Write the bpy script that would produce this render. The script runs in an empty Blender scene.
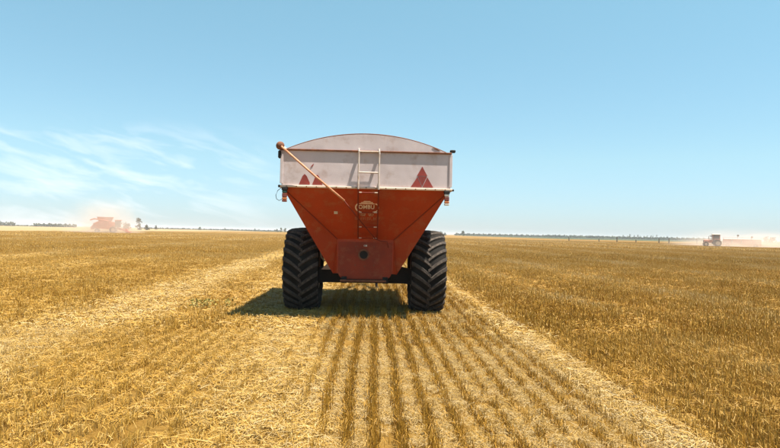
import bpy, bmesh, math, random
import numpy as np
from mathutils import Vector, Matrix, Euler
random.seed(7); rng = np.random.default_rng(11)
R = math.radians
scene = bpy.context.scene
C = scene.collection

# ------------------------------------------------------------------ camera
CAM_H = 1.7
cam = bpy.data.cameras.new('camera'); cam_o = bpy.data.objects.new('camera', cam); C.objects.link(cam_o)
cam.sensor_width = 36; cam.lens = 36*600/780; cam.clip_start = 0.1; cam.clip_end = 20000
cam_o.matrix_world = (Matrix.Translation((0, 0, CAM_H)) @ Matrix.Rotation(R(-1.72), 4, 'Z')
                      @ Matrix.Rotation(R(90.86), 4, 'X') @ Matrix.Rotation(R(1.25), 4, 'Z'))
scene.camera = cam_o
# ------------------------------------------------------------------ sun, sky, exposure
SUN = Vector((0.31, -0.155, 1.0)).normalized()
elev = math.asin(SUN.z); azim = math.atan2(SUN.x, SUN.y)
sl = bpy.data.lights.new('sun', 'SUN'); sl.energy = 5.0; sl.angle = R(0.53); sl.color = (1.0, 0.93, 0.82)
so = bpy.data.objects.new('sun', sl); C.objects.link(so); so.rotation_euler = SUN.to_track_quat('Z', 'Y').to_euler()
so.location = (8, -5, 30)
world = bpy.data.worlds.new('World'); scene.world = world; world.use_nodes = True
wn = world.node_tree; wn.nodes.clear()
def wnode(t, **k):
    n = wn.nodes.new(t)
    for a, v in k.items(): setattr(n, a, v)
    return n
wl = wn.links.new
w_out = wnode('ShaderNodeOutputWorld'); bg = wnode('ShaderNodeBackground'); wl(bg.outputs[0], w_out.inputs[0])
sky = wnode('ShaderNodeTexSky', sky_type='NISHITA', sun_disc=False, sun_elevation=elev, sun_rotation=azim,
            altitude=100, air_density=1.0, dust_density=0.25, ozone_density=1.6)
bg.inputs['Strength'].default_value = 0.060
# thin cirrus, mapped on a high flat layer
tc = wnode('ShaderNodeTexCoord'); sep = wnode('ShaderNodeSeparateXYZ'); wl(tc.outputs['Generated'], sep.inputs[0])
def wm(op, a, b=None, clamp=False):
    n = wnode('ShaderNodeMath', operation=op, use_clamp=clamp)
    for i, v in enumerate((a, b)):
        if v is None: continue
        if isinstance(v, (int, float)): n.inputs[i].default_value = v
        else: wl(v, n.inputs[i])
    return n.outputs[0]
az_ = wm('ARCTAN2', sep.outputs[0], sep.outputs[1])
TL = R(13)
along = wm('SUBTRACT', wm('MULTIPLY', az_, math.cos(TL)*9.0), wm('MULTIPLY', sep.outputs[2], math.sin(TL)*9.0))
across = wm('ADD', wm('MULTIPLY', az_, math.sin(TL)*40.0), wm('MULTIPLY', sep.outputs[2], math.cos(TL)*40.0))
comb = wnode('ShaderNodeCombineXYZ'); wl(along, comb.inputs[0]); wl(across, comb.inputs[1]); comb.inputs[2].default_value = 2.3
mp = wnode('ShaderNodeMapping'); wl(comb.outputs[0], mp.inputs[0])
ns = wnode('ShaderNodeTexNoise'); wl(mp.outputs[0], ns.inputs['Vector'])
ns.inputs['Scale'].default_value = 1.0; ns.inputs['Detail'].default_value = 5; ns.inputs['Roughness'].default_value = 0.55
ns.inputs['Distortion'].default_value = 0.45
cl = wnode('ShaderNodeMapRange', clamp=True); wl(ns.outputs[0], cl.inputs[0])
cl.inputs[1].default_value = 0.47; cl.inputs[2].default_value = 0.80
# the bank of cirrus lies to the left of the cart, low in the sky
dv = Vector((math.sin(R(-23))*math.cos(R(6)), math.cos(R(-23))*math.cos(R(6)), math.sin(R(6))))
dt = wnode('ShaderNodeVectorMath', operation='DOT_PRODUCT'); wl(tc.outputs['Generated'], dt.inputs[0]); dt.inputs[1].default_value = dv
bank = wnode('ShaderNodeMapRange', clamp=True, interpolation_type='SMOOTHSTEP'); wl(dt.outputs['Value'], bank.inputs[0])
bank.inputs[1].default_value = 0.960; bank.inputs[2].default_value = 0.9985
elv = wnode('ShaderNodeMapRange', clamp=True, interpolation_type='SMOOTHSTEP'); wl(sep.outputs[2], elv.inputs[0])
elv.inputs[1].default_value = 0.175; elv.inputs[2].default_value = 0.11
cm = wm('MULTIPLY', wm('MULTIPLY', wm('MULTIPLY', cl.outputs[0], bank.outputs[0]), elv.outputs[0]), 0.55)
grade = wnode('ShaderNodeMix', data_type='RGBA', blend_type='MULTIPLY'); grade.inputs[0].default_value = 1.0; wl(sky.outputs[0], grade.inputs[6]); 
gr = wnode('ShaderNodeValToRGB'); wl(sep.outputs[2], gr.inputs[0]); ge = gr.color_ramp.elements
ge[0].position = 0.0; ge[0].color = (0.55, 0.69, 0.99, 1); ge[1].position = 0.36; ge[1].color = (1.18, 1.46, 1.17, 1)
gx_ = ge.new(0.12); gx_.color = (0.89, 1.03, 0.98, 1); wl(gr.outputs[0], grade.inputs[7])
mixc = wnode('ShaderNodeMix', data_type='RGBA'); wl(cm, mixc.inputs[0]); wl(grade.outputs[2], mixc.inputs[6]); mixc.inputs[7].default_value = (8.6, 8.6, 8.8, 1)
wl(mixc.outputs[2], bg.inputs['Color'])
vs = scene.view_settings; scene.display_settings.display_device = 'sRGB'
vs.view_transform = 'Standard'; vs.look = 'None'; vs.exposure = 1.40; vs.gamma = 1.0; vs.use_curve_mapping = False
scene.cycles.max_bounces = 8; scene.cycles.volume_bounces = 5; scene.cycles.volume_step_rate = 1.0
scene.cycles.transparent_max_bounces = 8

# ------------------------------------------------------------------ materials
def new_mat(name):
    m = bpy.data.materials.new(name); m.use_nodes = True
    nt = m.node_tree; b = nt.nodes['Principled BSDF']
    return m, nt, b
def worn(name, col, col2, rough=0.55, scale=3.0, lo=0.45, hi=0.7, bump=0.0, fine=60.0, spec=0.3, dust=None, dust_lo=0.45, dust_hi=0.75, streak=False, warp=0.0):
    """paint or rubber with patches of a second colour, fine grain and settled dust"""
    m, nt, b = new_mat(name); L = nt.links.new
    t = nt.nodes.new('ShaderNodeTexCoord'); v = t.outputs['Object']
    if streak:
        mpn = nt.nodes.new('ShaderNodeMapping'); mpn.inputs['Scale'].default_value = (1, 1, 0.22); L(v, mpn.inputs[0]); v = mpn.outputs[0]
    n1 = nt.nodes.new('ShaderNodeTexNoise'); L(v, n1.inputs['Vector']); n1.inputs['Scale'].default_value = scale; n1.inputs['Detail'].default_value = 8; n1.inputs['Roughness'].default_value = 0.65
    r1 = nt.nodes.new('ShaderNodeMapRange'); L(n1.outputs[0], r1.inputs[0]); r1.inputs[1].default_value = lo; r1.inputs[2].default_value = hi
    mx = nt.nodes.new('ShaderNodeMix'); mx.data_type = 'RGBA'; L(r1.outputs[0], mx.inputs[0]); mx.inputs[6].default_value = (*col, 1); mx.inputs[7].default_value = (*col2, 1)
    outc = mx.outputs[2]
    n2 = nt.nodes.new('ShaderNodeTexNoise'); L(t.outputs['Object'], n2.inputs['Vector']); n2.inputs['Scale'].default_value = fine; n2.inputs['Detail'].default_value = 4
    if dust:
        n3 = nt.nodes.new('ShaderNodeTexNoise'); L(t.outputs['Object'], n3.inputs['Vector']); n3.inputs['Scale'].default_value = scale*2.7; n3.inputs['Detail'].default_value = 9; n3.inputs['Roughness'].default_value = 0.7
        r3 = nt.nodes.new('ShaderNodeMapRange'); L(n3.outputs[0], r3.inputs[0]); r3.inputs[1].default_value = dust_lo; r3.inputs[2].default_value = dust_hi
        m3 = nt.nodes.new('ShaderNodeMix'); m3.data_type = 'RGBA'; L(r3.outputs[0], m3.inputs[0]); L(outc, m3.inputs[6]); m3.inputs[7].default_value = (*dust, 1); outc = m3.outputs[2]
    L(outc, b.inputs['Base Color'])
    rr = nt.nodes.new('ShaderNodeMapRange'); L(n2.outputs[0], rr.inputs[0]); rr.inputs[3].default_value = max(0.05, rough-0.15); rr.inputs[4].default_value = min(1, rough+0.2); L(rr.outputs[0], b.inputs['Roughness'])
    b.inputs['Specular IOR Level'].default_value = spec
    if bump:
        bn = nt.nodes.new('ShaderNodeBump'); bn.inputs['Strength'].default_value = bump; bn.inputs['Distance'].default_value = 0.01; L(n2.outputs[0], bn.inputs['Height']); L(bn.outputs[0], b.inputs['Normal'])
        if warp:
            n4 = nt.nodes.new('ShaderNodeTexNoise'); L(t.outputs['Object'], n4.inputs['Vector']); n4.inputs['Scale'].default_value = 2.2; n4.inputs['Detail'].default_value = 2
            b4 = nt.nodes.new('ShaderNodeBump'); b4.inputs['Strength'].default_value = 1.0; b4.inputs['Distance'].default_value = warp; L(n4.outputs[0], b4.inputs['Height']); L(b4.outputs[0], bn.inputs['Normal'])
    return m
M = {}
M['white'] = worn('weathered_white_paint', (0.52, 0.445, 0.44), (0.44, 0.365, 0.355), 0.6, 1.3, 0.4, 0.75, 0.15, dust=(0.28, 0.17, 0.11), dust_lo=0.53, dust_hi=0.86, streak=True, warp=0.012)
M['cream'] = worn('cream_edge_paint', (0.56, 0.44, 0.34), (0.28, 0.13, 0.07), 0.6, 6.0, 0.55, 0.72, 0.1)
M['red'] = worn('faded_red_paint', (0.38, 0.042, 0.006), (0.27, 0.029, 0.005), 0.5, 1.6, 0.35, 0.75, 0.1, dust=(0.33, 0.12, 0.05), dust_lo=0.50, dust_hi=0.85, streak=True, warp=0.012)
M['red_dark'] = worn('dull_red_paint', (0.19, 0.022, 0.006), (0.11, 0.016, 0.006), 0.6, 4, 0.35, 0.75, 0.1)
M['door'] = worn('scuffed_shaded_red_paint', (0.25, 0.029, 0.006), (0.16, 0.020, 0.006), 0.6, 3, 0.35, 0.75, 0.1, dust=(0.27, 0.09, 0.04), dust_lo=0.52, dust_hi=0.9)  # hopper red with the shade below painted in as a darker tone, plus scuffs, dust
M['ladder'] = worn('chipped_ladder_paint', (0.50, 0.42, 0.36), (0.32, 0.19, 0.12), 0.6, 9, 0.5, 0.75, 0.1)
M['rust'] = worn('rusty_steel', (0.20, 0.075, 0.035), (0.09, 0.035, 0.02), 0.75, 9, 0.35, 0.7, 0.2)
M['pole'] = worn('worn_orange_paint', (0.55, 0.27, 0.15), (0.36, 0.12, 0.05), 0.6, 12, 0.4, 0.7)
M['black'] = worn('black_steel', (0.009, 0.008, 0.007), (0.02, 0.015, 0.012), 0.7, 5, 0.4, 0.8)
M['rubber'] = worn('dusty_rubber', (0.009, 0.008, 0.007), (0.02, 0.016, 0.013), 0.85, 3, 0.4, 0.75, 0.2, spec=0.15)
M['lug'] = worn('dusty_tread_rubber', (0.068, 0.056, 0.048), (0.026, 0.021, 0.018), 0.85, 9, 0.4, 0.7, 0.25, spec=0.15, dust=(0.15, 0.115, 0.085), dust_lo=0.5, dust_hi=0.8)
M['refl'] = worn('faded_red_reflector', (0.27, 0.045, 0.035), (0.18, 0.03, 0.022), 0.55, 9, 0.4, 0.7, 0.1)
M['refl_dark'] = worn('dark_red_reflector', (0.23, 0.042, 0.033), (0.17, 0.032, 0.025), 0.55, 9, 0.4, 0.7)
M['decal'] = worn('faded_cream_lettering', (0.80, 0.60, 0.42), (0.55, 0.28, 0.15), 0.7, 14, 0.5, 0.85)
M['decal_faint'] = worn('worn_off_lettering', (0.44, 0.23, 0.13), (0.28, 0.07, 0.025), 0.7, 30, 0.4, 0.6)
M['amber'] = worn('amber_lens', (0.50, 0.17, 0.05), (0.38, 0.10, 0.03), 0.25, 10, 0.4, 0.7, spec=0.5)
M['lens_red'] = worn('red_lens', (0.20, 0.045, 0.025), (0.13, 0.03, 0.02), 0.35, 10, 0.4, 0.7, spec=0.5)
M['lens_clear'] = worn('clear_lens', (0.55, 0.52, 0.45), (0.42, 0.38, 0.32), 0.25, 10, 0.4, 0.7, spec=0.5)
M['lens_green'] = worn('green_box', (0.035, 0.08, 0.055), (0.02, 0.05, 0.04), 0.5, 10, 0.4, 0.7)
M['hose'] = worn('pale_hose', (0.45, 0.42, 0.38), (0.3, 0.25, 0.2), 0.6, 10)
M['bracket'] = worn('pale_pink_paint', (0.66, 0.50, 0.42), (0.5, 0.33, 0.25), 0.6, 10)
M['tarp'] = worn('pale_tarpaulin', (0.58, 0.54, 0.50), (0.45, 0.40, 0.36), 0.7, 2, bump=0.2)
M['rim'] = worn('dusty_rim_paint', (0.45, 0.36, 0.28), (0.3, 0.22, 0.15), 0.7, 5)
M['grey'] = worn('galvanised_steel', (0.30, 0.27, 0.24), (0.18, 0.15, 0.13), 0.55, 8)
M['mach_red'] = worn('machine_red', (0.44, 0.070, 0.016), (0.34, 0.065, 0.022), 0.45, 2, dust=(0.30, 0.19, 0.11))
M['glass'] = worn('cab_glass', (0.03, 0.035, 0.04), (0.05, 0.05, 0.05), 0.1, 2, spec=0.6)
M['post'] = worn('grey_wood', (0.10, 0.075, 0.05), (0.06, 0.045, 0.03), 0.9, 4)
M['bark'] = worn('bark', (0.09, 0.06, 0.04), (0.05, 0.035, 0.025), 0.9, 4)

def attr_foliage(name, dark, light, inst=False):
    m, nt, b = new_mat(name); L = nt.links.new
    a = nt.nodes.new('ShaderNodeAttribute'); a.attribute_name = 'var'
    mx = nt.nodes.new('ShaderNodeMix'); mx.data_type = 'RGBA'; L(a.outputs['Fac'], mx.inputs[0]); mx.inputs[6].default_value = (*dark, 1); mx.inputs[7].default_value = (*light, 1)
    L(mx.outputs[2], b.inputs['Base Color']); b.inputs['Roughness'].default_value = 0.7; b.inputs['Specular IOR Level'].default_value = 0.15
    return m
M['leaf'] = attr_foliage('tree_leaf', (0.026, 0.042, 0.017), (0.065, 0.088, 0.034))
M['leaf_hazed'] = attr_foliage('hazed_tree_leaf', (0.05, 0.052, 0.035), (0.095, 0.092, 0.06))  # leaf green with the greying of distant haze mixed into the colour
M['weed'] = attr_foliage('weed_leaf', (0.22, 0.18, 0.04), (0.34, 0.27, 0.09))

def straw_mat(name):
    """stalk colour: brown gold to pale straw by field zone ('tint' on the instance) and by stalk ('var')"""
    m, nt, b = new_mat(name); L = nt.links.new
    a = nt.nodes.new('ShaderNodeAttribute'); a.attribute_name = 'var'
    ti = nt.nodes.new('ShaderNodeAttribute'); ti.attribute_type = 'INSTANCER'; ti.attribute_name = 'tint'
    oi = nt.nodes.new('ShaderNodeObjectInfo')
    r1 = nt.nodes.new('ShaderNodeValToRGB'); e = r1.color_ramp.elements
    e[0].position = 0.0; e[0].color = (0.1221, 0.0548, 0.0052, 1); e[1].position = 1.0; e[1].color = (0.4292, 0.3219, 0.1665, 1)
    x = e.new(0.35); x.color = (0.3145, 0.1591, 0.0148, 1); x = e.new(0.68); x.color = (0.3848, 0.2331, 0.0488, 1); x = e.new(0.84); x.color = (0.3996, 0.2738, 0.0999, 1)
    def mth(op, p, q):
        n = nt.nodes.new('ShaderNodeMath'); n.operation = op
        for i, v in enumerate((p, q)):
            if isinstance(v, (int, float)): n.inputs[i].default_value = v
            else: L(v, n.inputs[i])
        return n.outputs[0]
    f = mth('ADD', mth('MULTIPLY', a.outputs['Fac'], 0.42), mth('MULTIPLY', ti.outputs['Fac'], 0.66))
    f = mth('ADD', f, mth('MULTIPLY', mth('SUBTRACT', oi.outputs['Random'], 0.5), 0.16))
    f = mth('SUBTRACT', f, 0.04)
    L(f, r1.inputs[0]); L(r1.outputs[0], b.inputs['Base Color'])
    b.inputs['Roughness'].default_value = 0.55; b.inputs['Specular IOR Level'].default_value = 0.25
    tr = nt.nodes.new('ShaderNodeBsdfTranslucent'); L(r1.outputs[0], tr.inputs['Color'])
    ms = nt.nodes.new('ShaderNodeMixShader'); ms.inputs[0].default_value = 0.10
    L(b.outputs[0], ms.inputs[1]); L(tr.outputs[0], ms.inputs[2]); L(ms.outputs[0], nt.nodes['Material Output'].inputs[0])
    return m
M['straw'] = straw_mat('straw')

# ------------------------------------------------------------------ helpers
def tag(o, label=None, cat=None, group=None, kind=None):
    if label: o['label'] = label
    if cat: o['category'] = cat
    if group: o['group'] = group
    if kind: o['kind'] = kind
    return o
def obj(name, bm, m, parent=None, smooth=False, loc=None):
    me = bpy.data.meshes.new(name)
    bmesh.ops.recalc_face_normals(bm, faces=bm.faces)
    bm.to_mesh(me); bm.free()
    if m is not None: me.materials.append(m)
    if smooth: me.polygons.foreach_set('use_smooth', [True]*len(me.polygons))
    o = bpy.data.objects.new(name, me); C.objects.link(o)
    if parent: o.parent = parent
    if loc: o.location = loc
    return o
def empty(name, loc, rz=0, parent=None):
    o = bpy.data.objects.new(name, None); C.objects.link(o); o.location = loc; o.rotation_euler = (0, 0, rz); o.empty_display_size = 0.3
    if parent: o.parent = parent
    return o
def B(): return bmesh.new()
def box(bm, x0, x1, y0, y1, z0, z1, bev=0.0):
    vs_ = [bm.verts.new((x, y, z)) for x in (x0, x1) for y in (y0, y1) for z in (z0, z1)]
    fs = [(0,1,3,2),(4,6,7,5),(0,4,5,1),(2,3,7,6),(0,2,6,4),(1,5,7,3)]
    faces = [bm.faces.new([vs_[i] for i in f]) for f in fs]
    if bev:
        ed = list({e for f in faces for e in f.edges})
        bmesh.ops.bevel(bm, geom=ed, offset=bev, segments=1, affect='EDGES', clamp_overlap=True)
    return bm
def tube(bm, pts, r, seg=8, cap=True):
    pts = [Vector(p) for p in pts]; rings = []
    rs = r if isinstance(r, (list, tuple)) else [r]*len(pts)
    for i, p in enumerate(pts):
        d = (pts[min(i+1, len(pts)-1)] - pts[max(i-1, 0)]).normalized()
        up = Vector((0, 0, 1)) if abs(d.z) < 0.9 else Vector((1, 0, 0))
        a = d.cross(up).normalized(); b = d.cross(a)
        rings.append([bm.verts.new(p + (a*math.cos(t) + b*math.sin(t))*rs[i]) for t in [2*math.pi*k/seg for k in range(seg)]])
    for i in range(len(rings)-1):
        for k in range(seg):
            bm.faces.new((rings[i][k], rings[i][(k+1) % seg], rings[i+1][(k+1) % seg], rings[i+1][k]))
    if cap: bm.faces.new(rings[0][::-1]); bm.faces.new(rings[-1])
    return bm
def lathe_x(bm, prof, seg=48, closed=True):
    """prof: (x, r) around the X axis"""
    rings = [[bm.verts.new((x, r*math.cos(t), r*math.sin(t))) for t in [2*math.pi*k/seg for k in range(seg)]] for x, r in prof]
    n = len(rings)
    for i in range(n if closed else n-1):
        A, Bq = rings[i], rings[(i+1) % n]
        for k in range(seg): bm.faces.new((A[k], A[(k+1) % seg], Bq[(k+1) % seg], Bq[k]))
    if not closed: bm.faces.new(rings[0]); bm.faces.new(rings[-1][::-1])
    return bm
def plate(bm, pts, off):
    """flat polygon pts given a thickness vector off"""
    a = [bm.verts.new(Vector(p)) for p in pts]; b = [bm.verts.new(Vector(p)+Vector(off)) for p in pts]
    bm.faces.new(a); bm.faces.new(b[::-1]); n = len(a)
    for i in range(n): bm.faces.new((a[i], a[(i+1) % n], b[(i+1) % n], b[i]))
    return bm

# ------------------------------------------------------------------ ground
# zones across the field: x is measured from the row the cart drives along
def bump1(x, c, w): return np.exp(-((x-c)/w)**2)
def meander(x, y): return x + 0.25*np.sin(y*0.11) + 0.12*np.sin(y*0.31+1)
def wob(x, y, f, seed):
    return (np.sin(x*f*1.3+seed+1.7*np.sin(y*f*0.7+seed*2)) + np.sin(y*f*0.9-seed*1.3+1.3*np.sin(x*f+seed)) + np.sin((x+y)*f*0.63+seed*3))/3
def sig(v): return 1/(1+np.exp(-np.clip(v, -40, 40)))
def zones(x, y):
    """returns standing stubble amount, stubble height, litter amount, paleness of stubble, paleness of litter"""
    e = 0.10*wob(x, y, 2.3, 1.0)
    yy = np.clip(y, 2, 60)
    xl = -0.36 - 0.095*(np.clip(yy, 2, 13)-4.8) + e             # left limit of the clean rows behind the cart
    xc = -1.45 - 0.14*(np.clip(yy, 2, 20)-4.8) + 2.0*e          # left limit of the thick chaff
    xr = 2.78 + 0.6*e
    inlane = sig((x-xc)*3.5)*sig((xr-x)*14)
    rows = sig((x-xl)*9)*sig((xr-x)*14)
    thin = rows*sig((x-1.05-e)*6); mid = rows-thin; chaff = np.clip(inlane-rows, 0, 1); out = 1-np.clip(rows+chaff, 0, 1)
    left = sig(-(x-0.5)*2)
    track = bump1(x, 2.58+0.5*e, 0.20)
    stand = 1.0*mid + 0.97*thin + 0.16*chaff + out*1.0
    h = 0.72*mid + 0.68*thin + 0.50*chaff + out*(0.80-0.08*left)
    lit = 0.80*mid + 0.85*thin + 1.15*chaff + out*(0.20+0.30*left)
    tint = 0.22*mid + 0.22*thin + 0.75*chaff + out*(0.50+0.05*left*np.exp(-np.clip(-x-1.7, 0, None)/9))
    ltint = 1.0*mid + 1.0*thin + 0.88*chaff + out*(0.35+0.25*left)
    # where the cart's own tyres have just rolled the stubble flat
    for c in (CART_X-1.38, CART_X+1.38):
        wt = bump1(x, c, 0.42)*(y < AXLE_Y)*rows
        stand = stand*(1-0.12*wt); h = h*(1-0.22*wt)
    track = np.clip(track*1.25, 0, 1)
    stand *= 1-0.97*track; lit = lit*(1-track)+1.1*track; tint = tint*(1-track)+0.95*track; ltint = ltint*(1-track)+1.0*track
    # pale chaff strips left by the combine
    sx = x + 0.052*(y-9) + 0.30*wob(x, y, 0.9, 4.0)
    for c, w, a_ in ((-4.9, 0.85, 1.8), (-11.8, 1.0, 0.35), (-18.5, 2.2, 0.7), (-29, 2.0, 0.35), (-40, 3.2, 0.7), (-58, 4.5, 0.5), (-80, 7, 0.6)):
        s_ = bump1(sx, c, w)*a_*(0.75+0.35*wob(x, y, 0.7, c)); s_ = np.clip(s_, 0, 1)
        stand *= 1-0.85*s_; lit = lit+1.0*s_; tint = tint+0.85*s_*(1-tint); h = h*(1-0.25*s_); ltint = ltint + 0.9*s_*(1-ltint)
    sx2 = x + 0.35*np.sin(y*0.06) + 0.35*wob(x, y, 0.8, 9.0)
    for c, w, a_ in ((5.6, 0.5, 0.40), (9.6, 1.0, 0.50), (16.5, 1.3, 0.45), (25, 1.6, 0.5), (37, 2.6, 0.5), (52, 4, 0.55), (74, 6, 0.5)):
        s_ = np.clip(bump1(sx2, c, w)*a_*1.25*(0.9+0.6*wob(x, y, 0.6, c)), 0, 1)
        lit = lit+0.3*s_; tint = tint+0.55*s_
    tint = tint + (0.15*wob(x, y, 1.1, 2.0) + 0.12*wob(x, y, 0.23, 5.0))*out
    tint = tint + 0.20*np.clip((y-12)/60, 0, 1)*out
    lit = lit*(0.9+0.25*wob(x, y, 1.6, 7.0))
    return stand.clip(0, 1), h, lit.clip(0, 1.3), tint.clip(0, 1), ltint.clip(0, 1)
CART_X, AXLE_Y = -0.125, 13.2
def field_material():
    m, nt, b = new_mat('stubble_ground'); L = nt.links.new
    g = nt.nodes.new('ShaderNodeNewGeometry'); sp = nt.nodes.new('ShaderNodeSeparateXYZ'); L(g.outputs['Position'], sp.inputs[0])
    def noise(scale, detail, vec=None, rough=0.6, sc=None):
        n = nt.nodes.new('ShaderNodeTexNoise'); n.inputs['Scale'].default_value = scale; n.inputs['Detail'].default_value = detail; n.inputs['Roughness'].default_value = rough
        mpn = nt.nodes.new('ShaderNodeMapping'); L(g.outputs['Position'], mpn.inputs[0])
        if sc: mpn.inputs['Scale'].default_value = sc
        L(mpn.outputs[0], n.inputs['Vector']); return n.outputs[0]
    def mth(op, p, q=0.0, clamp=False):
        n = nt.nodes.new('ShaderNodeMath'); n.operation = op; n.use_clamp = clamp
        for i, v in enumerate((p, q)):
            if isinstance(v, (int, float)): n.inputs[i].default_value = v
            else: L(v, n.inputs[i])
        return n.outputs[0]
    fine = noise(45, 6, rough=0.75); mid = noise(2.2, 6); streak = noise(1.0, 5, sc=(0.16, 0.006, 1)); streak2 = noise(1.0, 5, sc=(0.9, 0.02, 1))
    att = nt.nodes.new('ShaderNodeAttribute'); att.attribute_name = 'tint'
    f = mth('ADD', mth('MULTIPLY', att.outputs['Fac'], 0.55), mth('MULTIPLY', mth('SUBTRACT', fine, 0.5), 0.75))
    f = mth('ADD', f, mth('MULTIPLY', mth('SUBTRACT', mid, 0.5), 0.35))
    f = mth('ADD', f, mth('MULTIPLY', mth('SUBTRACT', streak, 0.5), 0.55))
    f = mth('ADD', f, mth('MULTIPLY', mth('SUBTRACT', streak2, 0.5), 0.30))
    f = mth('ADD', f, 0.16)
    r = nt.nodes.new('ShaderNodeValToRGB'); L(f, r.inputs[0]); e = r.color_ramp.elements
    e[0].position = 0.0; e[0].color = (0.0680, 0.0335, 0.0076, 1); e[1].position = 1.0; e[1].color = (0.3460, 0.2311, 0.0860, 1)
    x = e.new(0.3); x.color = (0.1668, 0.0866, 0.0144, 1); x = e.new(0.62); x.color = (0.2657, 0.1618, 0.0430, 1)
    L(r.outputs[0], b.inputs['Base Color']); b.inputs['Roughness'].default_value = 0.9; b.inputs['Specular IOR Level'].default_value = 0.1
    bn = nt.nodes.new('ShaderNodeBump'); bn.inputs['Strength'].default_value = 0.7; bn.inputs['Distance'].default_value = 0.03; L(fine, bn.inputs['Height']); L(bn.outputs[0], b.inputs['Normal'])
    return m
def graded(lo, hi, fine0, fine1, step, grow):
    a = list(np.arange(fine0, fine1, step)); s = step; v = fine1
    while v < hi: a.append(v); s *= grow; v += s
    a.append(hi); s = step; v = fine0 - step
    while v > lo: a.insert(0, v); s *= grow; v -= s
    a.insert(0, lo); return np.array(a)
gx = graded(-4500, 4500, -8, 10, 0.12, 1.06); gy = graded(-400, 6000, 2, 14, 0.3, 1.08)
GX, GY = np.meshgrid(gx, gy); nx, ny = len(gx), len(gy)
gz = np.zeros_like(GX)
near = (np.abs(GX) < 40) & (GY < 60) & (GY > 0)
gz += np.where(near, 0.012*np.sin(GX*2.1)*np.sin(GY*0.6+GX) - 0.02*bump1(GX, 2.62, 0.25), 0)
V = np.stack([GX.ravel(), GY.ravel(), gz.ravel()], 1)
idx = np.arange(nx*ny).reshape(ny, nx)
F = np.stack([idx[:-1, :-1].ravel(), idx[:-1, 1:].ravel(), idx[1:, 1:].ravel(), idx[1:, :-1].ravel()], 1)
me = bpy.data.meshes.new('field'); me.from_pydata(V.tolist(), [], F.tolist()); me.materials.append(field_material())
st, hh, li, ti, lt = zones(GX.ravel(), GY.ravel())
a = me.attributes.new('tint', 'FLOAT', 'POINT'); a.data.foreach_set('value', np.clip(np.where(GY.ravel() < 60, 0.34*lt+0.24*li+0.5*np.clip(ti-0.62, 0, 1), np.where(GY.ravel() < 240, ti+0.02, 0.55*ti+0.02)), 0, 1).astype(np.float32))
field = bpy.data.objects.new('field', me); C.objects.link(field); tag(field, kind='structure', label='harvested golden stubble field reaching to the horizon')

CAMR = cam_o.matrix_world.to_3x3()
def at(px_, depth, z=0.0):
    """point on the field seen at column px_ of the photograph, depth metres along the row direction"""
    d = CAMR @ Vector((px_-390, -(233+(px_-390)*0.0218-224), -600)); return Vector((d.x/d.y*depth, depth, z))
PALE = [at(-330, 95), at(0, 157), at(270, 900)]
def in_pale(x, y):
    a_, b_ = PALE[1], PALE[2]; c_ = PALE[0]
    r1 = (b_.x-a_.x)*(y-a_.y)-(b_.y-a_.y)*(x-a_.x) > 0
    r2 = (a_.x-c_.x)*(y-c_.y)-(a_.y-c_.y)*(x-c_.x) > 0
    return r1 & r2 & (y > 90)
# ------------------------------------------------------------------ stubble and straw litter (uncountable)
tmpl = bpy.data.collections.new('straw_templates')          # never linked to the scene: only a library for the instances
litm = bpy.data.collections.new('litter_templates')
def ribbons(name, coll, items, m):
    """items: list of (points, width, side vector, var)"""
    vs_, fs, var = [], [], []
    for pts, w, side, v in items:
        b0 = len(vs_); n = len(pts)
        for i, p in enumerate(pts):
            ww = w*(1-0.35*i/(n-1)); vs_ += [tuple(p-side*ww/2), tuple(p+side*ww/2)]; var += [v, v]
        for i in range(n-1): fs.append((b0+2*i, b0+2*i+1, b0+2*i+3, b0+2*i+2))
    me = bpy.data.meshes.new(name); me.from_pydata(vs_, [], fs); me.materials.append(m)
    at = me.attributes.new('var', 'FLOAT', 'POINT'); at.data.foreach_set('value', var)
    o = bpy.data.objects.new(name, me); coll.objects.link(o); return o
def stalk(rad, hmin, hmax, w, lean=0.22, bend=0.3, ry=None):
    x, y = rng.normal(0, rad), rng.normal(0, ry or rad); h = rng.uniform(hmin, hmax)
    az = rng.uniform(0, 6.28); d = Vector((math.cos(az), math.sin(az), 0)); ln = abs(rng.normal(0, lean))
    p0 = Vector((x, y, -0.01)); p1 = p0+Vector((0, 0, h*0.55))+d*ln*h*0.5; p2 = p1+(Vector((0, 0, h*0.45))+d*(ln*0.6+rng.uniform(0, bend)*0.5)*h)
    s = rng.uniform(0, 6.28); side = Vector((math.cos(s), math.sin(s), 0))
    return ([p0, p1, p2], w*rng.uniform(0.7, 1.3), side, float(rng.uniform(0, 1)))
def leafbit(rad, w):
    x, y = rng.normal(0, rad), rng.normal(0, rad); z = rng.uniform(0.03, 0.13); az = rng.uniform(0, 6.28); d = Vector((math.cos(az), math.sin(az), 0)); l = rng.uniform(0.05, 0.14)
    p0 = Vector((x, y, z)); p1 = p0+d*l*0.5+Vector((0, 0, 0.03)); p2 = p1+d*l*0.5-Vector((0, 0, rng.uniform(0.02, 0.08)))
    return ([p0, p1, p2], w, Vector((-d.y, d.x, rng.uniform(-.5, .5))), float(rng.uniform(0.3, 1)))
NT = 6
for k in range(NT): ribbons('stubble_tuft_near', tmpl, [stalk(0.025, 0.09, 0.20, 0.0052, 0.13, 0.10, ry=0.035) for _ in range(15)] + [leafbit(0.025, 0.005) for _ in range(2)], M['straw'])
for k in range(NT): ribbons('stubble_tuft_mid', tmpl, [stalk(0.029, 0.09, 0.20, 0.010, 0.13, 0.10, ry=0.08) for _ in range(15)] + [leafbit(0.035, 0.009) for _ in range(1)], M['straw'])
for k in range(NT): ribbons('stubble_tuft_off', tmpl, [stalk(0.25, 0.09, 0.20, 0.024, 0.15, 0.1) for _ in range(26)], M['straw'])
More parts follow.
